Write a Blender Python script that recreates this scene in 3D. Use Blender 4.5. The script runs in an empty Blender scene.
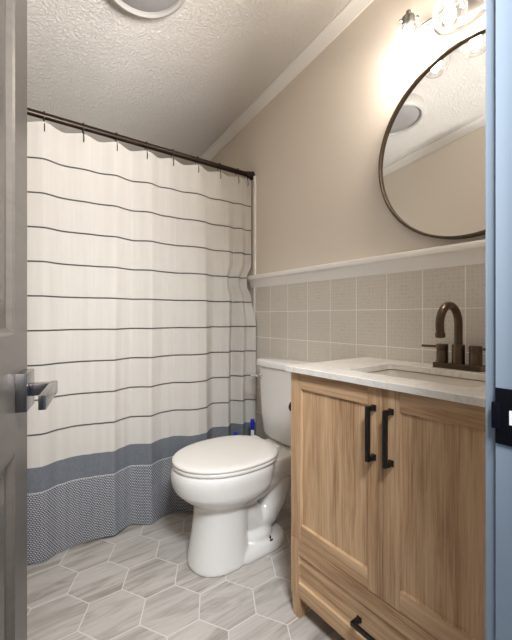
import bpy, bmesh, math, random
from mathutils import Vector, Matrix
random.seed(7)
PI = math.pi
S = bpy.context.scene
COL = S.collection

# ------------------------------------------------------------------ camera, world, light, exposure
cam_d = bpy.data.cameras.new('camera'); cam = bpy.data.objects.new('camera', cam_d); COL.objects.link(cam)
cam.location = (0, 0, 1.05)
cam.rotation_euler = (PI / 2, 0, -math.atan2(268, 360))
cam_d.sensor_width = 36; cam_d.sensor_fit = 'AUTO'
cam_d.lens = 36 * 360 / 640
cam_d.shift_y = -3.5 / 640
cam_d.clip_start = 0.01
S.camera = cam

w = bpy.data.worlds.new('daylight'); S.world = w; w.use_nodes = True
w.node_tree.nodes['Background'].inputs[0].default_value = (0.62, 0.78, 1.0, 1)
w.node_tree.nodes['Background'].inputs[1].default_value = 0.4


def area(name, loc, target, sx, sy, power, col):
    d = bpy.data.lights.new(name, 'AREA'); d.shape = 'RECTANGLE'; d.size = sx; d.size_y = sy
    d.energy = power; d.color = col
    o = bpy.data.objects.new(name, d); COL.objects.link(o); o.location = loc
    o.rotation_euler = (Vector(target) - Vector(loc)).to_track_quat('-Z', 'Y').to_euler()
    return o


area('hall_window_light', (-1.7, -0.9, 0.5), (0.6, 0.3, 0.3), 1.0, 0.9, 1.0, (0.55, 0.78, 1.0))
fill_up = area('added_ceiling_fill', (0.36, -0.6, 1.15), (0.52, 1.5, 2.3), 0.3, 0.4, 22, (1.0, 0.98, 0.96))  # added fill behind the camera, brightens the ceiling and room
fill_up.data.spread = math.radians(105)
fill_down = area('added_floor_fill', (0.16, -0.22, 1.93), (0.62, 1.2, 0.0), 0.35, 0.3, 9.0, (0.95, 0.98, 1.0))  # added fill through the doorway for floor and toilet, no known lamp
fill_down.data.spread = math.radians(85)

vs = S.view_settings
vs.view_transform = 'Standard'; vs.look = 'None'; vs.gamma = 1; vs.use_curve_mapping = False
vs.exposure = 0.32
S.cycles.max_bounces = 14; S.cycles.diffuse_bounces = 8; S.cycles.transparent_max_bounces = 16
S.cycles.caustics_reflective = False; S.cycles.caustics_refractive = False
S.cycles.sample_clamp_indirect = 4


# ------------------------------------------------------------------ material helpers
def lin(r, g, b):
    f = lambda c: ((c / 255) / 12.92) if c / 255 <= 0.04045 else (((c / 255) + 0.055) / 1.055) ** 2.4
    return (f(r), f(g), f(b), 1)


class NT:
    def __init__(self, name):
        self.m = bpy.data.materials.new(name); self.m.use_nodes = True
        self.t = self.m.node_tree
        self.b = self.t.nodes['Principled BSDF']; self.out = self.t.nodes['Material Output']

    def n(self, typ, **kw):
        o = self.t.nodes.new(typ)
        for k, v in kw.items(): setattr(o, k, v)
        return o

    def link(self, a, b): self.t.links.new(a, b)

    def put(self, sock, v):
        if isinstance(v, bpy.types.NodeSocket): self.link(v, sock)
        else: sock.default_value = v

    def math(self, op, a, b=0.0, c=None):
        o = self.n('ShaderNodeMath', operation=op)
        self.put(o.inputs[0], a); self.put(o.inputs[1], b)
        if c is not None: self.put(o.inputs[2], c)
        return o.outputs[0]

    def vmath(self, op, a, b=(0, 0, 0)):
        o = self.n('ShaderNodeVectorMath', operation=op)
        self.put(o.inputs[0], a); self.put(o.inputs[1], b)
        return o.outputs[1] if op in ('DOT_PRODUCT', 'LENGTH') else o.outputs[0]

    def obj(self): return self.n('ShaderNodeTexCoord').outputs['Object']

    def geo(self): return self.n('ShaderNodeNewGeometry').outputs['Position']

    def sep(self, v):
        o = self.n('ShaderNodeSeparateXYZ'); self.put(o.inputs[0], v); return o.outputs

    def comb(self, x=0.0, y=0.0, z=0.0):
        o = self.n('ShaderNodeCombineXYZ')
        for i, v in enumerate((x, y, z)): self.put(o.inputs[i], v)
        return o.outputs[0]

    def mapping(self, v, scale=(1, 1, 1), loc=(0, 0, 0)):
        o = self.n('ShaderNodeMapping'); self.put(o.inputs[0], v)
        o.inputs['Scale'].default_value = scale; o.inputs['Location'].default_value = loc
        return o.outputs[0]

    def noise(self, v, scale, detail=4, rough=0.5, dist=0.0):
        o = self.n('ShaderNodeTexNoise'); self.put(o.inputs['Vector'], v)
        o.inputs['Scale'].default_value = scale; o.inputs['Detail'].default_value = detail
        o.inputs['Roughness'].default_value = rough; o.inputs['Distortion'].default_value = dist
        return o.outputs['Fac']

    def ramp(self, f, stops):
        o = self.n('ShaderNodeValToRGB'); self.put(o.inputs[0], f)
        e = o.color_ramp.elements
        while len(e) < len(stops): e.new(0.5)
        for i, (p, c) in enumerate(stops): e[i].position = p; e[i].color = c
        return o.outputs[0]

    def mix(self, f, a, b):
        o = self.n('ShaderNodeMix', data_type='RGBA')
        self.put(o.inputs[0], f); self.put(o.inputs[6], a); self.put(o.inputs[7], b)
        return o.outputs[2]

    def bump(self, h, strength=0.3, dist=0.002):
        o = self.n('ShaderNodeBump'); o.inputs['Strength'].default_value = strength
        o.inputs['Distance'].default_value = dist; self.put(o.inputs['Height'], h)
        self.link(o.outputs[0], self.b.inputs['Normal'])

    def set(self, color=None, rough=None, metal=None, spec=None):
        if color is not None: self.put(self.b.inputs['Base Color'], color)
        if rough is not None: self.put(self.b.inputs['Roughness'], rough)
        if metal is not None: self.b.inputs['Metallic'].default_value = metal
        if spec is not None: self.b.inputs['Specular IOR Level'].default_value = spec
        return self.m


def simple(name, rgb, rough=0.5, metal=0.0, var=0.06, scale=6.0, bump=0.0, bscale=200):
    t = NT(name)
    c = lin(*rgb)
    f = t.noise(t.obj(), scale, 3)
    lo = tuple(x * (1 - var) for x in c[:3]) + (1,); hi = tuple(min(1, x * (1 + var)) for x in c[:3]) + (1,)
    t.set(t.mix(f, lo, hi), rough, metal)
    if bump: t.bump(t.noise(t.obj(), bscale, 2), bump, 0.001)
    return t.m


M = {}
M['wall'] = simple('wall_paint', (220, 211, 199), 0.6, var=0.015, scale=2, bump=0.12, bscale=160)
M['trim'] = simple('white_trim_paint', (234, 231, 226), 0.45, var=0.01)
M['jamb'] = simple('jamb_with_daylight_blue', (126, 138, 151), 0.4, var=0.015)  # blue cast of the hall daylight put into the jamb colour
M['porcelain'] = simple('porcelain', (222, 220, 217), 0.12, var=0.004)
M['basin'] = simple('basin_ceramic', (214, 208, 199), 0.15, var=0.004)
M['seat'] = simple('seat_plastic', (222, 219, 214), 0.25, var=0.004)
M['bronze'] = simple('oil_rubbed_bronze', (92, 78, 64), 0.28, 0.9, var=0.12, scale=30)
M['rodmetal'] = simple('dark_bronze_rod', (58, 48, 42), 0.35, 0.85, var=0.1, scale=20)
M['mirrorframe'] = simple('brown_bronze_frame', (88, 74, 60), 0.4, 0.7, var=0.1, scale=20)
M['black'] = simple('matte_black_metal', (34, 33, 33), 0.38, 0.4, var=0.08)
M['nickel'] = simple('brushed_nickel', (150, 146, 142), 0.32, 1.0, var=0.03)
M['chrome'] = simple('chrome', (225, 225, 225), 0.08, 1.0, var=0.01)
M['leverm'] = simple('satin_nickel_lever', (128, 124, 124), 0.18, 1.0, var=0.03)
M['strike'] = simple('black_strike_plate', (26, 28, 36), 0.3, 0.7, var=0.1)
M['darkwood'] = simple('shadowed_cabinet_core', (120, 92, 66), 0.7)
M['blueplastic'] = simple('blue_plastic', (24, 40, 170), 0.3, var=0.05)
M['whiteplastic'] = simple('white_plastic', (225, 225, 222), 0.35, var=0.02)
M['lens'] = simple('frosted_lens', (148, 145, 144), 0.5, var=0.01)
M['fanring'] = simple('white_fan_housing', (178, 174, 169), 0.45, var=0.01)
M['rust'] = simple('rusty_bolt', (96, 58, 36), 0.6, 0.5, var=0.3, scale=90)
M['bracket'] = simple('brown_bronze_post', (70, 50, 38), 0.35, 0.7)

# ceiling: knock-down texture
t = NT('textured_ceiling')
p = t.geo()
n1 = t.noise(p, 74, 4, 0.6, 1.0); n2 = t.noise(t.mapping(p, (1, 1, 1), (4, 2, 1)), 150, 3, 0.6)
h = t.math('ADD', t.ramp(n1, [(0.38, (0, 0, 0, 1)), (0.62, (1, 1, 1, 1))]), t.math('MULTIPLY', n2, 0.5))
t.bump(h, 0.75, 0.007)
M['ceiling'] = t.set(lin(232, 227, 221), 0.85)

# wall tile, 152 mm squares with a faint lace print and pale grout
t = NT('printed_square_wall_tile')
x, y, z = t.sep(t.geo())
S6 = 0.1507
u = t.math('DIVIDE', t.math('SUBTRACT', y, 1.009), S6); v = t.math('DIVIDE', t.math('SUBTRACT', z, 0.928), S6)
fu = t.math('FRACT', t.math('ADD', u, 20.0)); fv = t.math('FRACT', t.math('ADD', v, 20.0))
eu = t.math('MINIMUM', fu, t.math('SUBTRACT', 1.0, fu)); ev = t.math('MINIMUM', fv, t.math('SUBTRACT', 1.0, fv))
e = t.math('MINIMUM', eu, ev)
grout = t.math('LESS_THAN', e, 0.011)
# lace: diagonal lattice with rosettes
K = 10.0
a1 = t.math('SINE', t.math('MULTIPLY', t.math('ADD', fu, fv), PI * 2 * K / 2))
a2 = t.math('SINE', t.math('MULTIPLY', t.math('SUBTRACT', fu, fv), PI * 2 * K / 2))
lat = t.math('MULTIPLY', a1, a2)
ro = t.math('SINE', t.math('MULTIPLY', t.math('ADD', t.math('POWER', t.math('SUBTRACT', fu, 0.5), 2.0), t.math('POWER', t.math('SUBTRACT', fv, 0.5), 2.0)), 140.0))
pat = t.math('ADD', t.math('MULTIPLY', lat, 0.6), t.math('MULTIPLY', ro, 0.35))
pat = t.math('MULTIPLY', pat, t.ramp(t.noise(t.geo(), 70, 3), [(0.4, (0.1, 0.1, 0.1, 1)), (0.65, (1, 1, 1, 1))]))
idn = t.n('ShaderNodeTexWhiteNoise'); t.link(t.comb(t.math('FLOOR', t.math('ADD', u, 20.0)), t.math('FLOOR', t.math('ADD', v, 20.0)), 0.0), idn.inputs['Vector'])
base = t.ramp(pat, [(0.0, lin(208, 202, 192)), (0.4, lin(196, 189, 179))])
base = t.mix(t.math('MULTIPLY', idn.outputs['Value'], 0.22), base, lin(185, 178, 168))
t.set(t.mix(grout, base, lin(240, 236, 229)), 0.42)
t.bump(t.ramp(e, [(0.0, (0, 0, 0, 1)), (0.03, (1, 1, 1, 1))]), 0.35, 0.002)
M['walltile'] = t.m

# floor: regular hexagons, 200 mm across flats, wood-look streaks along x
t = NT('hexagon_stone_floor_tile')
p = t.geo()
FL = 0.2
q = t.vmath('DIVIDE', t.vmath('SUBTRACT', p, (0.3555, 1.5195, 0)), (FL, FL, 1))
q = t.vmath('ADD', q, (math.sqrt(3) * 10, 10, 0))
s3 = (math.sqrt(3), 1.0, 1.0); hs = (math.sqrt(3) / 2, 0.5, 0.0)


def cell(off):
    r = t.vmath('MODULO', t.vmath('ADD', q, off), s3)
    r = t.vmath('SUBTRACT', r, hs)
    X, Y, Z = t.sep(r)
    return t.comb(X, Y, 0.0)


ca = cell(hs); cb = cell((0, 0, 0))
da = t.vmath('DOT_PRODUCT', ca, ca); db = t.vmath('DOT_PRODUCT', cb, cb)
sel = t.math('LESS_THAN', da, db)
mixv = t.n('ShaderNodeMix', data_type='VECTOR'); t.link(sel, mixv.inputs[0]); t.link(cb, mixv.inputs[4]); t.link(ca, mixv.inputs[5])
g = mixv.outputs[1]
gx, gy, gz = t.sep(t.vmath('ABSOLUTE', g))
ed = t.math('SUBTRACT', 0.5, t.math('MAXIMUM', gy, t.math('ADD', t.math('MULTIPLY', gx, math.sqrt(3) / 2), t.math('MULTIPLY', gy, 0.5))))
grout = t.math('LESS_THAN', ed, 0.0105)
idv = t.vmath('SUBTRACT', q, g)
ix, iy, iz = t.sep(idv)
idr = t.comb(t.math('ROUND', t.math('MULTIPLY', ix, 4.0)), t.math('ROUND', t.math('MULTIPLY', iy, 4.0)), 0.0)
wn = t.n('ShaderNodeTexWhiteNoise'); t.link(idr, wn.inputs['Vector'])
off = t.vmath('MULTIPLY', wn.outputs['Color'], (13.0, 17.0, 9.0))
sp = t.vmath('ADD', t.vmath('MULTIPLY', p, (2.4, 17.0, 1.0)), off)
st = t.noise(sp, 1.0, 5, 0.6, 1.1)
fine = t.noise(t.vmath('ADD', t.vmath('MULTIPLY', p, (9.0, 110.0, 1.0)), off), 1.0, 3, 0.6)
c = t.ramp(t.math('ADD', t.math('MULTIPLY', st, 0.8), t.math('MULTIPLY', fine, 0.2)),
           [(0.34, lin(136, 128, 120)), (0.46, lin(172, 166, 159)), (0.56, lin(192, 187, 181)), (0.68, lin(170, 165, 158))])
c = t.mix(t.math('MULTIPLY', wn.outputs['Value'], 0.35), c, lin(164, 160, 157))
t.set(t.mix(grout, c, lin(208, 204, 198)), 0.38)
t.bump(t.ramp(ed, [(0.0, (0, 0, 0, 1)), (0.02, (1, 1, 1, 1))]), 0.3, 0.002)
M['floor'] = t.m


def wood(name, horizontal=False, seedloc=(0, 0, 0)):
    t = NT(name)
    o = t.mapping(t.geo(), (1, 1, 1), seedloc)
    sc = (14.0, 1.5, 26.0) if horizontal else (14.0, 20.0, 1.25)
    m = t.vmath('MULTIPLY', o, sc)
    warp = t.noise(t.vmath('MULTIPLY', o, (4, 4, 4)), 1.0, 2)
    m = t.vmath('ADD', m, t.comb(0.0, t.math('MULTIPLY', warp, 0.9), 0.0) if not horizontal else t.comb(0.0, 0.0, t.math('MULTIPLY', warp, 0.9)))
    g1 = t.noise(m, 1.0, 5, 0.62, 0.7)
    sc2 = (120.0, 6.0, 330.0) if horizontal else (120.0, 330.0, 6.0)
    g2 = t.noise(t.vmath('MULTIPLY', o, sc2), 1.0, 3, 0.6)
    f = t.math('ADD', t.math('MULTIPLY', g1, 0.62), t.math('MULTIPLY', g2, 0.38))
    c = t.ramp(f, [(0.36, lin(150, 115, 84)), (0.46, lin(184, 149, 114)), (0.54, lin(200, 166, 130)), (0.66, lin(214, 182, 147))])
    t.set(c, 0.5, spec=0.35)
    t.bump(g2, 0.12, 0.001)
    return t.m


M['woodv'] = wood('oak_grain_upright'); M['woodh'] = wood('oak_grain_level', True, (0.3, 0.7, 0.2))
M['woodp'] = wood('oak_grain_panel', False, (0.9, 0.41, 0.13)); M['woodq'] = wood('oak_grain_panel_wide', False, (0.2, 1.33, 0.63))

# quartz counter
t = NT('white_veined_quartz')
p = t.geo()
v1 = t.noise(p, 5.0, 8, 0.62, 1.4)
vein = t.ramp(t.math('ABSOLUTE', t.math('SUBTRACT', v1, 0.5)), [(0.0, (0.75, 0.75, 0.75, 1)), (0.035, (0, 0, 0, 1))])
cl = t.noise(p, 14, 4)
c = t.mix(cl, lin(226, 221, 214), lin(238, 234, 228))
t.set(t.mix(t.math('MULTIPLY', vein, 0.4), c, lin(190, 184, 177)), 0.22)
M['quartz'] = t.m

# curtain fabrics
def weave(t):
    x, y, z = t.sep(t.obj())
    a = t.math('SINE', t.math('MULTIPLY', z, 2 * PI / 0.004)); b = t.math('SINE', t.math('MULTIPLY', x, 2 * PI / 0.004))
    return t.math('ADD', a, b)


t = NT('white_striped_cotton')
x, y, z = t.sep(t.obj())
wob = t.math('MULTIPLY', t.math('SUBTRACT', t.noise(t.obj(), 9, 2), 0.5), 0.004)
zz = t.math('ADD', z, wob)
fr = t.math('FRACT', t.math('ADD', t.math('DIVIDE', t.math('SUBTRACT', zz, 0.5495), 0.1468), 10.0))
dd = t.math('MINIMUM', fr, t.math('SUBTRACT', 1.0, fr))
line = t.math('LESS_THAN', dd, 0.024)
dash = t.math('ADD', 0.86, t.math('MULTIPLY', t.math('SINE', t.math('MULTIPLY', x, 2 * PI / 0.008)), 0.14))
rng = t.math('MULTIPLY', t.math('GREATER_THAN', z, 0.5), t.math('LESS_THAN', z, 1.78))
fac = t.math('MULTIPLY', t.math('MULTIPLY', line, dash), rng)
base = t.mix(t.noise(t.vmath('MULTIPLY', t.obj(), (90, 1, 3)), 1.0, 3), lin(198, 194, 188), lin(208, 205, 200))
t.set(t.mix(fac, base, lin(14, 14, 18)), 0.9, spec=0.1)
t.bump(t.noise(t.vmath('MULTIPLY', t.obj(), (30, 1, 12)), 1.0, 4), 0.25, 0.004)
M['cloth_white'] = t.m
trn = t.n('ShaderNodeBsdfTranslucent'); t.put(trn.inputs[0], lin(226, 220, 210))
mx = t.n('ShaderNodeMixShader'); mx.inputs[0].default_value = 0.12
t.link(t.b.outputs[0], mx.inputs[1]); t.link(trn.outputs[0], mx.inputs[2]); t.link(mx.outputs[0], t.out.inputs[0])

t = NT('grey_blue_cotton')
n = t.noise(t.vmath('MULTIPLY', t.obj(), (160, 1, 60)), 1.0, 3, 0.7)
t.set(t.mix(n, lin(90, 95, 103), lin(122, 126, 133)), 0.95, spec=0.1)
M['cloth_grey'] = t.m

t = NT('woven_grey_white_cotton')
x, y, z = t.sep(t.obj())
row = t.math('DIVIDE', z, 0.0078)
shift = t.math('MULTIPLY', t.math('MODULO', t.math('FLOOR', t.math('ADD', row, 50.0)), 2.0), 0.5)
cx = t.math('FRACT', t.math('ADD', t.math('ADD', t.math('DIVIDE', x, 0.0098), shift), 50.0)); cz = t.math('FRACT', t.math('ADD', row, 50.0))
dash = t.math('MULTIPLY', t.math('LESS_THAN', cx, 0.66), t.math('LESS_THAN', cz, 0.44))
top = t.math('GREATER_THAN', z, 0.302)
n = t.noise(t.obj(), 40, 2)
dark = t.mix(n, lin(72, 79, 94), lin(96, 102, 114))
t.set(t.mix(t.math('MAXIMUM', t.math('MULTIPLY', dash, 0.85), top), dark, lin(208, 207, 204)), 0.95, spec=0.1)
M['cloth_woven'] = t.m

# painted panel door: faint horizontal wood grain
t = NT('grey_painted_woodgrain_door')
n = t.noise(t.vmath('MULTIPLY', t.obj(), (6, 10, 60)), 1.0, 4, 0.6, 0.8)
t.set(t.mix(n, lin(70, 65, 61), lin(92, 86, 80)), 0.35)
t.bump(n, 0.25, 0.002)
M['door'] = t.m

# mirror and glass
t = NT('mirror_silver'); t.set((0.80, 0.81, 0.80, 1), 0.0, 1.0); M['mirror'] = t.m
t = NT('clear_glass')
tr = t.n('ShaderNodeBsdfTransparent'); lw = t.n('ShaderNodeLayerWeight'); lw.inputs[0].default_value = 0.5
t.link(t.ramp(lw.outputs['Facing'], [(0.0, (0.99, 0.99, 0.99, 1)), (0.6, (0.96, 0.96, 0.96, 1)), (1.0, (0.6, 0.6, 0.6, 1))]), tr.inputs[0])
gl = t.n('ShaderNodeBsdfGlossy'); gl.inputs['Roughness'].default_value = 0.03; gl.inputs[0].default_value = (1, 1, 1, 1)
fz = t.n('ShaderNodeFresnel'); fz.inputs[0].default_value = 1.5
mx = t.n('ShaderNodeMixShader')
t.link(t.math('MULTIPLY_ADD', fz.outputs[0], 0.4, 0.02), mx.inputs[0]); t.link(tr.outputs[0], mx.inputs[1]); t.link(gl.outputs[0], mx.inputs[2])
df = t.n('ShaderNodeBsdfTranslucent'); df.inputs[0].default_value = (0.95, 0.95, 0.95, 1)
m2 = t.n('ShaderNodeMixShader'); t.link(t.math('MULTIPLY_ADD', fz.outputs[0], 0.04, 0.004), m2.inputs[0]); t.link(mx.outputs[0], m2.inputs[1]); t.link(df.outputs[0], m2.inputs[2])
t.link(m2.outputs[0], t.out.inputs[0]); M['glass'] = t.m
t = NT('lit_bulb')
em = t.n('ShaderNodeEmission'); em.inputs[0].default_value = (1.0, 0.91, 0.80, 1); em.inputs[1].default_value = 185
t.link(em.outputs[0], t.out.inputs[0]); M['bulb'] = t.m


# ------------------------------------------------------------------ mesh helpers
def box(bm, x0, x1, y0, y1, z0, z1, bev=0.0, seg=2, mtx=None):
    x0, x1 = sorted((x0, x1)); y0, y1 = sorted((y0, y1)); z0, z1 = sorted((z0, z1))
    tmp = bmesh.new()
    v = [tmp.verts.new((x, y, z)) for x in (x0, x1) for y in (y0, y1) for z in (z0, z1)]
    for f in ((0, 1, 3, 2), (4, 6, 7, 5), (0, 4, 5, 1), (2, 3, 7, 6), (0, 2, 6, 4), (1, 5, 7, 3)): tmp.faces.new([v[i] for i in f])
    if bev: bmesh.ops.bevel(tmp, geom=tmp.edges[:], offset=bev, segments=seg, affect='EDGES', profile=0.7)
    if mtx is not None: bmesh.ops.transform(tmp, matrix=mtx, verts=tmp.verts[:])
    merge(bm, tmp)


def merge(bm, tmp):
    me = bpy.data.meshes.new('tmp'); tmp.to_mesh(me); tmp.free(); bm.from_mesh(me); bpy.data.meshes.remove(me)


def loft(bm, rings, cap0=True, cap1=True, closed=True):
    vr = [[bm.verts.new(p) for p in r] for r in rings]
    n = len(vr[0])
    for a, b in zip(vr, vr[1:]):
        for i in range(n if closed else n - 1):
            j = (i + 1) % n
            bm.faces.new((a[i], a[j], b[j], b[i]))
    if cap0: bm.faces.new(vr[0][::-1])
    if cap1: bm.faces.new(vr[-1])
    return vr


def lathe(bm, prof, origin=(0, 0, 0), axis=(0, 0, 1), seg=32, cap0=True, cap1=True):
    ax = Vector(axis).normalized(); q = Vector((0, 0, 1)).rotation_difference(ax); O = Vector(origin)
    rings = []
    for r, h in prof:
        r = max(r, 1e-5)
        rings.append([O + q @ Vector((r * math.cos(2 * PI * i / seg), r * math.sin(2 * PI * i / seg), h)) for i in range(seg)])
    loft(bm, rings, cap0, cap1)


def tube(bm, pts, rad, seg=12, closed=False, square=False, caps=True):
    P = [Vector(p) for p in pts]; n = len(P)
    R = rad if isinstance(rad, (list, tuple)) else [rad] * n
    def tang(i):
        a = P[(i - 1) % n] if closed or i > 0 else P[i]; b = P[(i + 1) % n] if closed or i < n - 1 else P[i]
        return (b - a).normalized()
    T = tang(0); up = Vector((0, 0, 1)) if abs(T.z) < 0.9 else Vector((1, 0, 0))
    N = (up - T * up.dot(T)).normalized(); rings = []
    for i in range(n):
        T2 = tang(i); N = T.rotation_difference(T2) @ N; T = T2; B = T.cross(N)
        rings.append([P[i] + (N * math.cos(2 * PI * k / seg) + B * math.sin(2 * PI * k / seg)) * R[i] for k in range(seg)])
    if closed: rings.append(rings[0]); caps = False
    loft(bm, rings, caps, caps)
    if closed: bmesh.ops.remove_doubles(bm, verts=bm.verts[:], dist=1e-6)


def world_of(o):
    b = Matrix.LocRotScale(o.location, o.rotation_euler, None)
    return b if o.parent is None else world_of(o.parent) @ o.matrix_parent_inverse @ b


def is_local(o):
    while o.parent is not None: o = o.parent
    return bool(o.get('local'))


def mesh(name, bm, mat, parent=None, smooth=True, angle=0.7):
    bmesh.ops.recalc_face_normals(bm, faces=bm.faces[:])
    me = bpy.data.meshes.new(name)
    if smooth:
        for f in bm.faces: f.smooth = True
        for e in bm.edges:
            if len(e.link_faces) == 2 and e.calc_face_angle(0) > angle: e.smooth = False
    bm.to_mesh(me); bm.free()
    me.materials.append(M[mat] if isinstance(mat, str) else mat)
    o = bpy.data.objects.new(name, me); COL.objects.link(o)
    if parent is not None:
        o.parent = parent; o.matrix_parent_inverse = Matrix() if is_local(parent) else world_of(parent).inverted()
    return o


def tag(o, label, cat, group=None):
    o['label'] = label; o['category'] = cat
    if group: o['group'] = group
    return o


def thing(name, label, cat, loc=(0, 0, 0), rotz=0.0, group=None, local=False):
    o = bpy.data.objects.new(name, None); COL.objects.link(o); o.location = loc; o.rotation_euler = (0, 0, rotz)
    o.empty_display_size = 0.05
    if local: o['local'] = 1
    return tag(o, label, cat, group)


def struct(name, bm, mat, parent=None, smooth=True):
    o = mesh(name, bm, mat, parent, smooth); o['kind'] = 'structure'; return o


def B(*boxes, **kw):
    bm = bmesh.new()
    for b in boxes: box(bm, *b, **kw)
    return bm


# ------------------------------------------------------------------ the room
XW, XL, YF, YB = 1.31, -0.17, 0.19, 2.57        # vanity wall, opposite wall, doorway wall, back wall
ceil_z = lambda y: 2.560 - 0.137 * y

struct('floor', B((XL - 0.1, XW + 0.1, -1.3, YB + 0.1, -0.05, 0.0)), 'floor', smooth=False)
bm = bmesh.new()
y0, y1 = YF - 0.11, YB + 0.1
vv = [bm.verts.new((x, y, ceil_z(y) + dz)) for dz in (0, 0.06) for x, y in ((XL - 0.1, y0), (XW + 0.1, y0), (XW + 0.1, y1), (XL - 0.1, y1))]
for f in ((0, 1, 2, 3), (4, 5, 6, 7), (0, 1, 5, 4), (1, 2, 6, 5), (2, 3, 7, 6), (3, 0, 4, 7)): bm.faces.new([vv[i] for i in f])
struct('ceiling', bm, 'ceiling', smooth=False)


def gable(x0, x1, ya, yb):
    bm = bmesh.new()
    pr = [(ya, 0.0), (yb, 0.0), (yb, ceil_z(yb)), (ya, ceil_z(ya))]
    loft(bm, [[Vector((x0, y, z)) for y, z in pr], [Vector((x1, y, z)) for y, z in pr]])
    return bm


wr = struct('wall_right', gable(XW, XW + 0.1, YF - 0.11, YB + 0.1), 'wall', smooth=False)
struct('wall_left', gable(XL - 0.1, XL, YF - 0.11, YB + 0.1), 'wall', smooth=False)
struct('wall_back', B((XL, XW, YB, YB + 0.1, 0, ceil_z(YB + 0.1))), 'wall', smooth=False)
JR, JL, DH = 0.53, -0.09, 2.05                 # jamb faces and door head
wf = struct('wall_front', B((JR + 0.02, XW, YF - 0.11, YF, 0, ceil_z(YF)), (XL, JL - 0.02, YF - 0.11, YF, 0, ceil_z(YF)),
                            (JL - 0.02, JR + 0.02, YF - 0.11, YF, DH + 0.02, ceil_z(YF))), 'wall', smooth=False)
# tile wainscot on the vanity wall
struct('tile_wainscot', B((XW - 0.008, XW, YF, 1.757, 0.0, 1.229)), 'walltile', wr, smooth=False)


def strip(prof, ya, yb, zf=lambda y: 0.0):
    """prof: (distance out of the vanity wall, height)"""
    bm = bmesh.new()
    loft(bm, [[Vector((XW - d, y, z + zf(y))) for d, z in prof] for y in (ya, yb)])
    return bm


# chair rail
struct('trim_1', strip([(0, 1.224), (0.010, 1.224), (0.013, 1.236), (0.022, 1.262), (0.027, 1.270), (0.034, 1.274), (0.036, 1.288), (0.033, 1.296), (0.024, 1.299), (0, 1.299)], YF, 1.80), 'trim')
# crown, both long walls, following the sloping ceiling
cr = [(0, -0.046), (0.006, -0.046), (0.010, -0.040), (0.030, -0.016), (0.036, -0.010), (0.046, -0.006), (0.046, 0.0), (0, 0.0)]
struct('trim_2', strip(cr, YF, YB, lambda y: ceil_z(y)), 'trim')
bm = bmesh.new()
loft(bm, [[Vector((XL + d, y, z + ceil_z(y))) for d, z in cr] for y in (YF, YB)])
struct('trim_3', bm, 'trim')
# white edge strip of the tub surround
struct('trim_4', B((XW - 0.012, XW, 1.757, 1.772, 0, 1.905), bev=0.003), 'trim')

# door frame: lining, stops, casing, strike plate
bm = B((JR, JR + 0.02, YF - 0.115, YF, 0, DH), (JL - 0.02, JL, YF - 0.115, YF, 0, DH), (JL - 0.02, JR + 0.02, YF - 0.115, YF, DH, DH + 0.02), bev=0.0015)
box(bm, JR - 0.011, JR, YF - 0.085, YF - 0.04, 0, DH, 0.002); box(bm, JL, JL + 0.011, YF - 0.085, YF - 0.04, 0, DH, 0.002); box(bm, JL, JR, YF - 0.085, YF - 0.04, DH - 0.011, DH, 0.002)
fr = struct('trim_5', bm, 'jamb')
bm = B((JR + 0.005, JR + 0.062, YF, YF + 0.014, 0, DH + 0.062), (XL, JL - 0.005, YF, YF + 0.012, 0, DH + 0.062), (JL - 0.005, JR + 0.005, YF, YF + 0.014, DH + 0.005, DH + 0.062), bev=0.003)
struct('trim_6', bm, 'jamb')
zs = 0.922
bm = bmesh.new()
box(bm, JR - 0.002, JR + 0.0015, YF - 0.05, YF - 0.0005, zs - 0.036, zs + 0.036, 0.0008)
box(bm, JR - 0.0035, JR + 0.0015, YF - 0.006, YF + 0.0035, zs - 0.017, zs + 0.017, 0.001)
sp = mesh('strike_plate', bm, 'strike', fr); sp['label'] = 'black latch strike plate with a lip'
bm = B((JR - 0.0026, JR - 0.0018, YF - 0.036, YF - 0.0165, zs - 0.009, zs + 0.009))
mesh('latch_hole', bm, 'whiteplastic', sp)
# ------------------------------------------------------------------ the open door
hx, hy = -0.088, 0.207
ex, ey = 0.0576, 0.780
DW = math.hypot(ex - hx, ey - hy)
ang = math.atan2(ey - hy, ex - hx)
TH = 0.035
bm = bmesh.new()
st = 0.093
zr = [(0.012, 0.215), (0.832, 1.022), (1.915, 2.032)]
# local: x along the door from the hinge, -y is the face seen, z up
for a, b in ((0, st), (DW - st, DW)): box(bm, a, b, 0, TH, 0.012, 2.032)
for a, b in zr: box(bm, st, DW - st, 0, TH, a, b)
for za, zb in ((0.215, 0.832), (1.022, 1.915)):
    for side in (0, 1):
        rings = []
        for ins, dep in ((0, 0), (0.004, 0.003), (0.010, 0.010), (0.024, 0.0105), (0.030, 0.009), (0.052, 0.003)):
            yy = dep if side == 0 else TH - dep
            rings.append([Vector((st + ins, yy, za + ins)), Vector((DW - st - ins, yy, za + ins)), Vector((DW - st - ins, yy, zb - ins)), Vector((st + ins, yy, zb - ins))])
        loft(bm, rings, False, True)
door = struct('door_1', bm, 'door', smooth=False)
door['local'] = 1
door.location = (hx, hy, 0); door.rotation_euler = (0, 0, ang)
zl = 0.927; xl = DW - 0.062
ros = mesh('rosette', B((xl - 0.032, xl + 0.032, -0.0165, 0.0, zl - 0.031, zl + 0.031), bev=0.0015), 'leverm', door)
bm = B((xl - 0.010, xl + 0.010, -0.047, -0.0165, zl - 0.010, zl + 0.010), bev=0.002)
box(bm, xl - 0.118, xl + 0.012, -0.055, -0.045, zl - 0.0105, zl + 0.0105, 0.0015)
lev = mesh('lever', bm, 'leverm', door); lev['label'] = 'square-section satin nickel lever'

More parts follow.
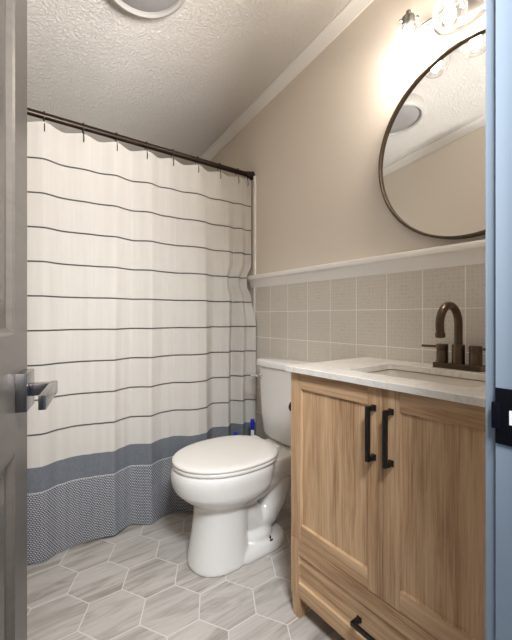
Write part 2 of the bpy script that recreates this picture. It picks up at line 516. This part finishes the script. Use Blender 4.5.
# ------------------------------------------------------------------ ceiling fan
fx, fy = 0.466, 1.335
ft = thing('ceiling_exhaust_fan', 'round white ceiling fixture with a grey centre on the textured ceiling', 'ceiling fixture', (fx, fy, ceil_z(fy)))
nrm = Vector((0, 0.137, 1)).normalized() * -1
bm = bmesh.new(); lathe(bm, [(0.170, 0.0), (0.174, 0.008), (0.174, 0.046), (0.170, 0.060), (0.162, 0.068), (0.154, 0.071), (0.146, 0.066), (0.143, 0.054), (0.143, 0.0)], (fx, fy, ceil_z(fy)), nrm, 64)
mesh('housing_ring', bm, 'fanring', ft)
bm = bmesh.new(); lathe(bm, [(0.143, 0.004), (0.143, 0.056), (0.134, 0.062), (0.06, 0.067), (0.0, 0.068)], (fx, fy, ceil_z(fy)), nrm, 64)
mesh('centre_lens', bm, 'lens', ft)['label'] = 'grey frosted centre disc'

# ------------------------------------------------------------------ curtain rod and curtain
YR, ZR = 1.795, 1.917
rod = thing('curtain_rod', 'dark bronze shower curtain rod running wall to wall below the ceiling', 'curtain rod', (XW, YR, ZR))
bm = bmesh.new(); tube(bm, [(XL + 0.004, YR, ZR), (0.62, YR, ZR), (XW - 0.004, YR, ZR)], 0.0145, 20); mesh('bar', bm, 'rodmetal', rod)
fl = [(0.024, 0.0), (0.027, 0.004), (0.026, 0.010), (0.019, 0.014), (0.0165, 0.018), (0.0215, 0.024), (0.0215, 0.034), (0.0165, 0.04), (0.0135, 0.044)]
for xx, ax in ((XW, (-1, 0, 0)), (XL, (1, 0, 0))):
    bm = bmesh.new(); lathe(bm, fl, (xx, YR, ZR), ax, 28); mesh('flange', bm, 'rodmetal', rod)

hooks = [-0.10, 0.049, 0.194, 0.349, 0.4956, 0.642, 0.7826, 0.929, 1.07, 1.195, 1.262]
words = ['first', 'second', 'third', 'fourth', 'fifth', 'sixth', 'seventh', 'eighth', 'ninth', 'tenth', 'eleventh']
ZT = 1.884                                      # top hem of the cloth
hook0 = None
for i, hxp in enumerate(reversed(hooks)):
    lab = 'dark wire curtain hook, %s from the wall end of the shower rod' % words[i]
    if hook0 is None:
        bm = bmesh.new()
        pts = []
        for k in range(15):
            a = -0.7 + (PI + 1.4) * k / 14
            pts.append((0, 0.018 * math.cos(a), 0.018 * math.sin(a) + ZR))
        pts = [(0, 0.002, ZT - 0.03), (0, 0.0115, ZT + 0.004)] + pts + [(0, -0.0115, ZT + 0.004), (0, -0.019, ZT - 0.012), (0, -0.0225, ZT - 0.034), (0, -0.016, ZT - 0.042)]
        tube(bm, pts, 0.0021, 6)
        hook0 = h = mesh('curtain_hook', bm, 'rodmetal')
    else:
        h = hook0.copy(); COL.objects.link(h)
    h.location = (hxp, YR, 0)
    tag(h, lab, 'curtain hook', 'wire hooks along the shower curtain rod')

cur = thing('shower_curtain', 'white shower curtain with thin dark stripes and a grey woven border', 'shower curtain', (0.57, YR, 0.0))
cx0, cx1 = -0.165, 1.294
NX = 560
knots = [(-0.165, 0.2), (-0.08, -1), (0.0, 0.9), (0.09, 0.5), (0.184, -1.0), (0.262, 0.35), (0.328, 0.75), (0.40, 0.1), (0.486, -0.9), (0.53, 0.2), (0.577, 0.9), (0.663, -1.0), (0.73, 0.3), (0.805, 0.8),
         (0.88, -0.6), (0.967, -0.9), (1.04, 0.9), (1.09, 0.1), (1.125, -0.9), (1.17, 0.9), (1.217, -0.8), (1.255, 0.8), (1.294, -0.4)]


def pleat(x):
    for (xa, ya), (xb, yb) in zip(knots, knots[1:]):
        if x <= xb:
            u = (x - xa) / (xb - xa); v = u * u * (3 - 2 * u)
            return ya + (yb - ya) * (0.55 * u + 0.45 * v)
    return knots[-1][1]


def smooth(a, b, v):
    u = max(0.0, min(1.0, (v - a) / (b - a))); return u * u * (3 - 2 * u)


def fold_y(x, z):
    """pleats hanging from the hooks, deeper lower down"""
    k = max(0.0, min(1.0, (ZT - z) / 1.88))
    near = min(abs(x - h) for h in hooks)
    hang = math.cos(PI * min(1, near / 0.073))
    y = -0.011 * hang * math.exp(-k * 5)
    y += (0.006 + 0.020 * min(1, k * 2.2)) * pleat(x + 0.006 * math.sin(3 * z))
    y += 0.0018 * k * math.sin(2 * PI * x / 0.055 + 1.2 * math.sin(2 * PI * x / 0.41))
    y -= 0.045 * k ** 1.5 * math.exp(-((x - 0.90) / 0.10) ** 2)
    y -= 0.042 * smooth(1.17, 1.0, z) * smooth(1.17, 1.28, x)
    return YR + y


def fold_x(x, z):
    pin = math.exp(-((z - 1.262) / 0.07) ** 4)      # tucked in behind the end of the chair rail
    return cx0 + (x - cx0) * (cx1 - 0.034 * pin * smooth(0.95, 1.29, x) - cx0) / (cx1 - cx0)


def top_sag(x):
    d = min(abs(x - h) for h in hooks); return 0.011 * min(1, d / 0.07) ** 1.2
def hem(x): return 0.006 + 0.006 * (1 + math.sin(2 * PI * x / 0.45 + 1)) / 2
def sheet(name, za, zb, nz, mat, parent):
    bm = bmesh.new(); rows = []
    for j in range(nz + 1):
        row = []
        for i in range(NX + 1):
            x = cx0 + (cx1 - cx0) * i / NX
            z0 = za if za > 0.02 else hem(x); z1 = zb - (top_sag(x) if zb > 1.8 else 0)
            z = z0 + (z1 - z0) * j / nz
            row.append(bm.verts.new((fold_x(x, z), fold_y(x, z), z)))
        rows.append(row)
    for a, b in zip(rows, rows[1:]):
        for i in range(NX): bm.faces.new((a[i], a[i + 1], b[i + 1], b[i]))
    o = mesh(name, bm, mat, parent, angle=3)
    m = o.modifiers.new('thickness', 'SOLIDIFY'); m.thickness = 0.0014; m.use_rim = False
    return o
sheet('striped_cloth', 0.412, ZT, 60, 'cloth_white', cur)
sheet('grey_band', 0.305, 0.412, 10, 'cloth_grey', cur)['label'] = 'plain slate grey band'
sheet('woven_border', 0.0, 0.305, 24, 'cloth_woven', cur)['label'] = 'grey and white dashed woven border'

# ------------------------------------------------------------------ vanity
VF = 0.862; VL, VR = 0.950, 0.210; VC = (VL + VR) / 2; VZ0, VZ1 = 0.078, 0.8575
van = thing('bathroom_vanity', 'oak bathroom vanity cabinet with two shaker doors above one drawer', 'vanity cabinet', ((VF + XW) / 2, VC, 0))
ZD = 0.277                                      # line between doors and drawer
DT = 0.019                                      # door thickness
xa, xb = VF + DT + 0.001, XW - 0.010
bm = B((xa, xb, VR, VR + 0.018, VZ0, VZ1), (xa, xb, VL - 0.018, VL, VZ0, VZ1), (xb - 0.012, xb, VR + 0.017, VL - 0.017, VZ0, VZ1),
       (xa, xb - 0.01, VR + 0.017, VL - 0.017, VZ0, VZ0 + 0.018), (xa, xa + 0.018, VR + 0.017, VL - 0.017, VZ1 - 0.03, VZ1),
       (xa, xb - 0.01, VR + 0.017, VL - 0.017, ZD - 0.009, ZD + 0.009), bev=0.001)
mesh('cabinet_body', bm, 'woodv', van)
for lx in (VF + 0.003, XW - 0.06):
    for ly in (VL - 0.041, VR + 0.003):
        bm = bmesh.new()
        rings = [[Vector((x, y, z)) for x, y in ((lx + i, ly + i), (lx + 0.038 - i, ly + i), (lx + 0.038 - i, ly + 0.038 - i), (lx + i, ly + 0.038 - i))] for z, i in ((0.0, 0.003), (VZ0 - 0.0005, 0.0))]
        loft(bm, rings); mesh('leg', bm, 'woodv', van)


def shaker(name, ya, yb, za, zb, stile, rail, matf_v, matf_h, matp, parent):
    """frame in front, recessed flat panel with a small bevelled inner edge"""
    xf, xb = VF, VF + DT
    o = bpy.data.objects.new(name, None); COL.objects.link(o); o.parent = parent; o.matrix_parent_inverse = world_of(parent).inverted()
    o.location = (VF, (ya + yb) / 2, za); o.empty_display_size = 0.05
    for a, b in ((ya, ya + stile), (yb - stile, yb)): mesh('stile', B((xf, xb, a, b, za, zb), bev=0.0012), matf_v, o)
    for a, b in ((za, za + rail), (zb - rail, zb)): mesh('rail', B((xf + 0.0003, xb, ya + stile + 0.0003, yb - stile - 0.0003, a, b), bev=0.0010), matf_h, o)
    bm = bmesh.new()
    ring = lambda i, x: [Vector((x, ya + stile + i, za + rail + i)), Vector((x, yb - stile - i, za + rail + i)), Vector((x, yb - stile - i, zb - rail - i)), Vector((x, ya + stile + i, zb - rail - i))]
    loft(bm, [ring(0, xf + 0.0015), ring(0.0012, xf + 0.003), ring(0.003, xf + 0.0065), ring(0.004, xf + 0.0075)], False, True)
    mesh('inset_panel', bm, matp, o, angle=0.3)
    return o


def pull(parent, along, c, ln, name='handle'):
    """square bar pull with two posts; along 'z' or 'y'; c = (y, z) of the centre"""
    bm = bmesh.new(); hw = 0.0055; so = 0.035
    if along == 'z':
        y, z = c
        box(bm, VF - so, VF - so + 0.010, y - hw, y + hw, z - ln / 2, z + ln / 2, 0.001)
        for s in (-1, 1):
            zz = z + s * (ln / 2 - 0.0065); box(bm, VF - so + 0.004, VF - 0.0008, y - hw, y + hw, zz - 0.0065, zz + 0.0065, 0.001)
            box(bm, VF - 0.005, VF - 0.0006, y - 0.007, y + 0.007, zz - 0.008, zz + 0.008, 0.001)
    else:
        y, z = c
        box(bm, VF - so, VF - so + 0.010, y - ln / 2, y + ln / 2, z - hw, z + hw, 0.001)
        for s in (-1, 1):
            yy = y + s * (ln / 2 - 0.0065); box(bm, VF - so + 0.004, VF - 0.0008, yy - 0.0065, yy + 0.0065, z - hw, z + hw, 0.001)
            box(bm, VF - 0.005, VF - 0.0006, yy - 0.008, yy + 0.008, z - 0.007, z + 0.007, 0.001)
    mesh(name, bm, 'black', parent)['label'] = 'black bar pull'


dL = shaker('door', VC + 0.0012, VL, ZD + 0.0012, VZ1 - 0.004, 0.048, 0.053, 'woodv', 'woodh', 'woodp', van)
dR = shaker('door', VR, VC - 0.0012, ZD + 0.0012, VZ1 - 0.004, 0.048, 0.053, 'woodv', 'woodh', 'woodq', van)
dr = shaker('drawer', VR, VL, VZ0, ZD - 0.0012, 0.038, 0.049, 'woodv', 'woodh', 'woodh', van)
pull(dL, 'z', (VC + 0.027, 0.7285), 0.150); pull(dR, 'z', (VC - 0.027, 0.7285), 0.150); pull(dr, 'y', (VC, 0.176), 0.165)

# countertop with a cut-out for the basin
CT0, CT1 = 0.858, 0.877
SX0, SX1, SY0, SY1 = 0.940, 1.190, 0.385, 0.765
def rrect(x0, x1, y0, y1, r, z, k=6):
    out = []
    for cx, cy, a0 in ((x1 - r, y1 - r, 0), (x0 + r, y1 - r, PI / 2), (x0 + r, y0 + r, PI), (x1 - r, y0 + r, 1.5 * PI)):
        for i in range(k + 1):
            a = a0 + PI / 2 * i / k; out.append(Vector((cx + r * math.cos(a), cy + r * math.sin(a), z)))
    return out
def orect(z, ins=0.0, k=6):
    x0, x1, y0, y1 = 0.842 + ins, XW - 0.0085 - ins, YF + 0.016 + ins, 0.957 - ins
    r = 0.022; out = []
    for cx, cy, sx, sy, a0 in ((SX1 - r, SY1 - r, 1, 1, 0), (SX0 + r, SY1 - r, -1, 1, PI / 2), (SX0 + r, SY0 + r, -1, -1, PI), (SX1 - r, SY0 + r, 1, -1, 1.5 * PI)):
        X, Y = (x1 if sx > 0 else x0), (y1 if sy > 0 else y0)
        for i in range(k + 1):
            f = i / k * 2                           # 0..1 along the first side, 1..2 along the second
            if a0 in (0, PI): out.append(Vector((X, cy + (Y - cy) * min(1, f), z)) if f <= 1 else Vector((X + (cx - X) * (f - 1), Y, z)))
            else: out.append(Vector((cx + (X - cx) * min(1, f), Y, z)) if f <= 1 else Vector((X, Y + (cy - Y) * (f - 1), z)))
    return out
bm = bmesh.new()
loft(bm, [orect(CT0), orect(CT1 - 0.0015), orect(CT1, 0.0015), rrect(SX0 - 0.001, SX1 + 0.001, SY0 - 0.001, SY1 + 0.001, 0.022, CT1), rrect(SX0, SX1, SY0, SY1, 0.022, CT1 - 0.001), rrect(SX0, SX1, SY0, SY1, 0.022, CT0), orect(CT0)], False, False)
bmesh.ops.remove_doubles(bm, verts=bm.verts[:], dist=1e-6)
ct = mesh('countertop', bm, 'quartz', smooth=False)
tag(ct, 'white veined stone countertop lying on the oak vanity', 'countertop')
# undermount basin
bm = bmesh.new()
g = 0.004
loft(bm, [rrect(SX0 - 0.022, SX1 + 0.022, SY0 - 0.022, SY1 + 0.022, 0.03, CT0 - 0.001), rrect(SX0 - 0.013, SX1 + 0.013, SY0 - 0.013, SY1 + 0.013, 0.028, CT0 - 0.001), rrect(SX0 - 0.012, SX1 + 0.012, SY0 - 0.012, SY1 + 0.012, 0.027, CT0 - 0.0035),
          rrect(SX0 - g, SX1 + g, SY0 - g, SY1 + g, 0.026, CT0 - 0.0035), rrect(SX0 - g + 0.002, SX1 + g - 0.002, SY0 - g + 0.002, SY1 + g - 0.002, 0.028, CT0 - 0.006), rrect(SX0 + 0.006, SX1 - 0.006, SY0 + 0.006, SY1 - 0.006, 0.035, CT0 - 0.09),
          rrect(SX0 + 0.025, SX1 - 0.025, SY0 + 0.025, SY1 - 0.025, 0.04, CT0 - 0.125), rrect(SX0 + 0.085, SX1 - 0.085, SY0 + 0.16, SY1 - 0.16, 0.015, CT0 - 0.135)], False, True)
sk = mesh('sink_basin', bm, 'basin', angle=1.0); tag(sk, 'white rectangular basin set under the stone countertop', 'sink')
bm = bmesh.new(); lathe(bm, [(0.021, 0.0), (0.021, 0.002), (0.017, 0.003), (0.0, 0.0045)], ((SX0 + SX1) / 2, (SY0 + SY1) / 2, CT0 - 0.1352), (0, 0, 1), 24); mesh('drain', bm, 'bronze', sk)

# faucet
FX, FY, FZ = 1.243, 0.553, CT1
fa = thing('bathroom_faucet', 'dark bronze two-handle faucet with a tall curved spout on the countertop', 'faucet', (FX, FY, FZ))
bm = bmesh.new(); loft(bm, [rrect(FX - 0.025, FX + 0.025, FY - 0.076, FY + 0.076, 0.008, FZ + 0.0005), rrect(FX - 0.025, FX + 0.025, FY - 0.076, FY + 0.076, 0.008, FZ + 0.016), rrect(FX - 0.023, FX + 0.023, FY - 0.077, FY + 0.074, 0.007, FZ + 0.018)])
mesh('base_plate', bm, 'bronze', fa)
bm = bmesh.new(); lathe(bm, [(0.0195, 0.0175), (0.0195, 0.078), (0.018, 0.081), (0.012, 0.082)], (FX, FY, FZ), (0, 0, 1), 28)
RR = 0.062; zc = FZ + 0.1465
pts = [(FX, FY, FZ + 0.075), (FX, FY, FZ + 0.11)] + [(FX - RR + RR * math.cos(a), FY, zc + RR * math.sin(a)) for a in [PI * 1.06 * k / 22 for k in range(23)]]
last = Vector(pts[-1]); dirv = (last - Vector(pts[-2])).normalized()
pts.append(tuple(last + dirv * 0.012))
tube(bm, pts, 0.0125, 20)
tip = last + dirv * 0.012
lathe(bm, [(0.0135, 0), (0.0145, 0.002), (0.0145, 0.013), (0.0125, 0.015), (0.010, 0.013)], tip, dirv, 24)
mesh('spout', bm, 'bronze', fa)
for s in (1, -1):
    yy = FY + s * 0.0525
    bm = bmesh.new(); lathe(bm, [(0.0185, 0.0175), (0.0185, 0.055), (0.0175, 0.0565), (0.0175, 0.058), (0.0185, 0.0595), (0.0185, 0.078), (0.017, 0.080), (0.0, 0.080)], (FX, yy, FZ), (0, 0, 1), 28)
    hn = mesh('handle', bm, 'bronze', fa)
    bm = bmesh.new(); tube(bm, [(FX - 0.002, yy + s * 0.012, FZ + 0.0705), (FX - 0.010, yy + s * 0.066, FZ + 0.0705)], 0.0045, 12)
    mesh('lever', bm, 'bronze', hn)

# ------------------------------------------------------------------ mirror
MY, MZ, MR = 0.548, 1.651, 0.335
mi = thing('round_mirror', 'round wall mirror in a thin bronze frame above the vanity', 'mirror', (XW, MY, MZ))
bm = bmesh.new(); lathe(bm, [(MR - 0.006, 0.004), (MR - 0.006, 0.019), (0.0, 0.019)], (XW, MY, MZ), (-1, 0, 0), 128, cap1=False); mesh('mirror_glass', bm, 'mirror', mi, angle=0.3)
bm = bmesh.new(); lathe(bm, [(MR - 0.009, 0.0005), (MR, 0.0005), (MR + 0.001, 0.027), (MR - 0.001, 0.030), (MR - 0.007, 0.030), (MR - 0.009, 0.027), (MR - 0.009, 0.0005)], (XW, MY, MZ), (-1, 0, 0), 128, False, False)
mesh('frame', bm, 'mirrorframe', mi, angle=0.6)

# ------------------------------------------------------------------ vanity light
LX, LY = 1.195, 0.559; LZ = 2.03; SPC = 0.142
vl = thing('vanity_light', 'three-globe clear glass vanity light on the wall above the round mirror', 'wall light', (XW, LY, 2.1))
BZ = 2.098
bm = bmesh.new()
def oval(x, ry, rz, n=48): return [Vector((x, LY + ry * math.cos(2 * PI * i / n), BZ + rz * math.sin(2 * PI * i / n))) for i in range(n)]
loft(bm, [oval(XW - 0.0005, 0.105, 0.062), oval(XW - 0.014, 0.105, 0.062), oval(XW - 0.021, 0.097, 0.055), oval(XW - 0.024, 0.085, 0.045)])
mesh('back_plate', bm, 'nickel', vl)
bm = bmesh.new()
tube(bm, [(XW - 0.052, LY - SPC - 0.012, BZ), (XW - 0.052, LY, BZ), (XW - 0.052, LY + SPC + 0.012, BZ)], 0.0075, 14)
for s in (-0.05, 0.05): tube(bm, [(XW - 0.015, LY + s, BZ), (XW - 0.052, LY + s, BZ)], 0.009, 12)
mesh('bar', bm, 'nickel', vl)
for k in (1, 0, -1):
    y = LY + k * SPC
    bm = bmesh.new()
    tube(bm, [(XW - 0.052, y, BZ), (XW - 0.085, y, BZ + 0.004), (LX, y, BZ + 0.004)], 0.006, 12)
    lathe(bm, [(0.006, 0.068), (0.0085, 0.066), (0.0085, 0.058), (0.006, 0.056), (0.006, 0.05), (0.017, 0.048), (0.0215, 0.044), (0.0215, 0.008), (0.0185, 0.004)], (LX, y, LZ + 0.036), (0, 0, 1), 26, True, True)
    so = mesh('socket', bm, 'nickel', vl)
    for q in range(3):
        a = q * 2 * PI / 3 + 0.6; d = Vector((math.cos(a), math.sin(a), 0))
        bm = bmesh.new(); lathe(bm, [(0.002, 0.019), (0.002, 0.027), (0.0055, 0.028), (0.0055, 0.034), (0.003, 0.036)], (LX, y, LZ + 0.062), d, 12); mesh('thumb_screw', bm, 'nickel', so)
    bm = bmesh.new()
    R = 0.051; prof = []
    for i in range(25):
        th = 0.42 + (PI - 0.42 - 0.66) * i / 24
        prof.append((R * math.sin(th), R * math.cos(th)))
    prof = [(0.0195, R * math.cos(0.42) + 0.012)] + prof
    lathe(bm, prof, (LX, y, LZ), (0, 0, 1), 40, False, False)
    gs = mesh('glass_globe', bm, 'glass', vl, angle=3); gs['label'] = 'clear glass globe open at the bottom'
    bm = bmesh.new(); rr = R * math.sin(0.66); zz = LZ - R * math.cos(0.66)
    tube(bm, [(LX + rr * math.cos(2 * PI * i / 36), y + rr * math.sin(2 * PI * i / 36), zz) for i in range(36)], 0.0016, 8, True)
    mesh('rim', bm, 'glass', gs)
    bm = bmesh.new(); lathe(bm, [(0.0, -0.030), (0.010, -0.028), (0.0175, -0.019), (0.0195, -0.008), (0.0175, 0.004), (0.012, 0.018), (0.0105, 0.036)], (LX, y, LZ), (0, 0, 1), 24)
    mesh('bulb', bm, 'bulb', vl)

# ------------------------------------------------------------------ toilet
TY = 1.357
to = thing('toilet', 'white two-piece toilet with closed lid between the shower curtain and the vanity', 'toilet', (1.0, TY, 0))


def egg(xf, xb, w, z, cx=None, n=48, ef=2.0, eb=2.6, wy=TY):
    """outline with a round front towards -x and a squarer back"""
    cx = (xf + (xb - xf) * 0.52) if cx is None else cx; out = []
    for i in range(n):
        a = 2 * PI * i / n; c, s = math.cos(a), math.sin(a)
        e = ef if c > 0 else eb
        r = (abs(c) ** e + abs(s) ** e) ** (-1 / e)
        out.append(Vector((cx - (c * r * ((cx - xf) if c > 0 else (xb - cx))), wy + s * r * w, z)))
    return out


bm = bmesh.new()
secs = [(0.000, 0.672, 0.925, 0.118), (0.012, 0.670, 0.926, 0.120), (0.05, 0.676, 0.925, 0.117), (0.13, 0.690, 0.925, 0.112), (0.20, 0.700, 0.926, 0.109), (0.243, 0.700, 0.930, 0.109),
        (0.262, 0.690, 0.95, 0.118), (0.282, 0.664, 0.99, 0.142), (0.308, 0.634, 1.03, 0.170), (0.33, 0.613, 1.045, 0.178), (0.36, 0.603, 1.05, 0.182), (0.385, 0.600, 1.055, 0.185), (0.402, 0.602, 1.055, 0.185), (0.420, 0.610, 1.055, 0.181)]
loft(bm, [egg(a, b, w_, z, ef=2.15) for z, a, b, w_ in secs])
# rear deck that carries the tank
tmp = bmesh.new(); loft(tmp, [rrect(0.98, 1.275, TY - 0.09, TY + 0.09, 0.03, 0.30), rrect(0.97, 1.285, TY - 0.115, TY + 0.115, 0.035, 0.35), rrect(0.965, 1.288, TY - 0.125, TY + 0.125, 0.035, 0.385), rrect(0.965, 1.288, TY - 0.125, TY + 0.125, 0.035, 0.412)]); merge(bm, tmp)
# foot flange
tmp = bmesh.new(); loft(tmp, [egg(0.80, 1.140, 0.118, 0.0, ef=4, eb=3.0), egg(0.80, 1.142, 0.119, 0.02, ef=4, eb=3.0), egg(0.80, 1.134, 0.110, 0.042, ef=4, eb=3.0), egg(0.80, 1.12, 0.092, 0.048, ef=4, eb=3.0)]); merge(bm, tmp)
# trapway bulging out of the side
tmp = bmesh.new(); tube(tmp, [(0.86, TY, 0.24), (0.93, TY, 0.17), (0.99, TY, 0.115), (1.055, TY, 0.13), (1.105, TY, 0.19), (1.125, TY, 0.26), (1.125, TY, 0.33)], [0.085, 0.08, 0.074, 0.074, 0.074, 0.08, 0.09], 24); merge(bm, tmp)
tmp = bmesh.new(); tube(tmp, [(0.90, TY, 0.30), (0.99, TY, 0.30), (1.12, TY, 0.335)], [0.11, 0.095, 0.09], 24); merge(bm, tmp)
tmp = bmesh.new(); tube(tmp, [(0.985, TY, 0.04), (0.985, TY, 0.075), (0.985, TY, 0.105)], [0.095, 0.092, 0.07], 24); merge(bm, tmp)
bw = mesh('bowl', bm, 'porcelain', to, angle=3)
r = bw.modifiers.new('merge', 'REMESH'); r.mode = 'VOXEL'; r.voxel_size = 0.006; r.use_smooth_shade = True
s_ = bw.modifiers.new('soften', 'SMOOTH'); s_.factor = 0.5; s_.iterations = 7
# seat and lid
bm = bmesh.new(); loft(bm, [egg(0.610, 1.075, 0.182, 0.4225, ef=2.05, eb=2.5), egg(0.606, 1.077, 0.186, 0.426, ef=2.05, eb=2.5), egg(0.606, 1.077, 0.186, 0.434, ef=2.05, eb=2.5), egg(0.610, 1.075, 0.182, 0.438, ef=2.05, eb=2.5)])
mesh('seat', bm, 'seat', to, angle=1.2)
bm = bmesh.new()
def eggz(ins, z): return egg(0.604 + ins, 1.080 - ins, 0.188 - ins, z, ef=2.05, eb=2.5)
loft(bm, [eggz(0.004, 0.4395), eggz(0.0, 0.443), eggz(0.0, 0.449), eggz(0.004, 0.4535), eggz(0.012, 0.456), eggz(0.04, 0.458), eggz(0.10, 0.4595)])
mesh('lid', bm, 'seat', to, angle=1.2)
for s in (-1, 1):
    bm = bmesh.new(); tube(bm, [(1.072, TY + s * 0.055, 0.444), (1.072, TY + s * 0.095, 0.444)], 0.011, 14); mesh('hinge', bm, 'seat', to)
# tank with a bowed front
def tank_ring(z, xf, w_, xb=1.292, n=24, bow=0.018, rc=0.035):
    out = []
    # front edge from +y to -y, slightly bowed and with rounded corners, then the straight back
    for i in range(n + 1):
        s = 1 - 2 * i / n
        edge = max(0, abs(s) - (1 - rc / w_)) / (rc / w_)
        out.append(Vector((xf + bow * s * s + rc * (1 - math.sqrt(max(0, 1 - edge * edge))), TY + s * w_, z)))
    out += [Vector((xb, TY - w_, z)), Vector((xb, TY + w_, z))]
    return out
bm = bmesh.new()
loft(bm, [tank_ring(0.4125, 1.187, 0.134), tank_ring(0.424, 1.164, 0.154), tank_ring(0.445, 1.152, 0.164), tank_ring(0.55, 1.143, 0.174), tank_ring(0.792, 1.134, 0.185)])
mesh('tank', bm, 'porcelain', to, angle=1.0)
bm = bmesh.new()
loft(bm, [tank_ring(0.7925, 1.130, 0.190, 1.296), tank_ring(0.796, 1.124, 0.195, 1.298), tank_ring(0.818, 1.124, 0.195, 1.298), tank_ring(0.825, 1.129, 0.191, 1.296), tank_ring(0.828, 1.142, 0.180, 1.288)])
mesh('tank_lid', bm, 'porcelain', to, angle=1.0)
bm = bmesh.new(); ly = TY + 0.138
lathe(bm, [(0.014, 0), (0.014, 0.006), (0.009, 0.010), (0.009, 0.02)], (1.149, ly, 0.741), (-1, 0, 0), 20)
tube(bm, [(1.131, ly - 0.004, 0.741), (1.126, ly + 0.025, 0.740), (1.124, ly + 0.055, 0.738)], [0.007, 0.0065, 0.0075], 12)
mesh('flush_lever', bm, 'chrome', to)['label'] = 'chrome flush lever'
for s in (-1, 1):
    bm = bmesh.new(); lathe(bm, [(0.013, 0), (0.013, 0.002), (0.004, 0.0025), (0.004, 0.016), (0.0, 0.017)], (1.022, TY + s * 0.092, 0.044), (0, 0, 1), 16)
    mesh('floor_bolt', bm, 'rust', to)['label'] = 'rusty uncapped floor bolt'

# ------------------------------------------------------------------ brushes behind the toilet
def brush(name, x, y, top, lab, cat):
    o = thing(name, lab, cat, (x, y, 0))
    bm = bmesh.new(); lathe(bm, [(0.045, 0.0), (0.048, 0.01), (0.042, 0.11), (0.038, 0.112), (0.036, 0.10), (0.034, 0.02), (0.0, 0.018)], (x, y, 0.0005), (0, 0, 1), 24); mesh('holder', bm, 'whiteplastic', o)
    bm = bmesh.new(); tube(bm, [(x, y, 0.02), (x, y, top - 0.06)], 0.0095, 14); mesh('stick', bm, 'whiteplastic', o)
    bm = bmesh.new(); lathe(bm, [(0.0095, -0.06), (0.0125, -0.056), (0.0125, -0.008), (0.009, 0.0), (0.0, 0.001)], (x, y, top), (0, 0, 1), 16); mesh('grip', bm, 'blueplastic', o)['label'] = 'blue grip'
brush('toilet_brush', 1.205, 1.652, 0.468, 'white stick with a blue grip standing upright beside the toilet tank', 'toilet brush')
brush('toilet_plunger', 1.095, 1.66, 0.416, 'lower blue-tipped stick just peeking over the toilet lid', 'plunger')

# ------------------------------------------------------------------ paper holder post on the vanity side
ph = thing('paper_holder', 'small brown bronze post on the vanity side next to the toilet tank', 'paper holder', (0.93, VL, 0.708))
bm = bmesh.new(); lathe(bm, [(0.021, 0), (0.021, 0.005), (0.012, 0.008)], (0.93, VL - 0.0005, 0.708), (0, 1, 0), 24); mesh('mount', bm, 'bracket', ph)
bm = bmesh.new(); lathe(bm, [(0.007, 0.007), (0.007, 0.052), (0.016, 0.054), (0.0205, 0.058), (0.0205, 0.066), (0.016, 0.070), (0, 0.071)], (0.93, VL, 0.708), (0, 1, 0), 24); mesh('post', bm, 'bracket', ph)
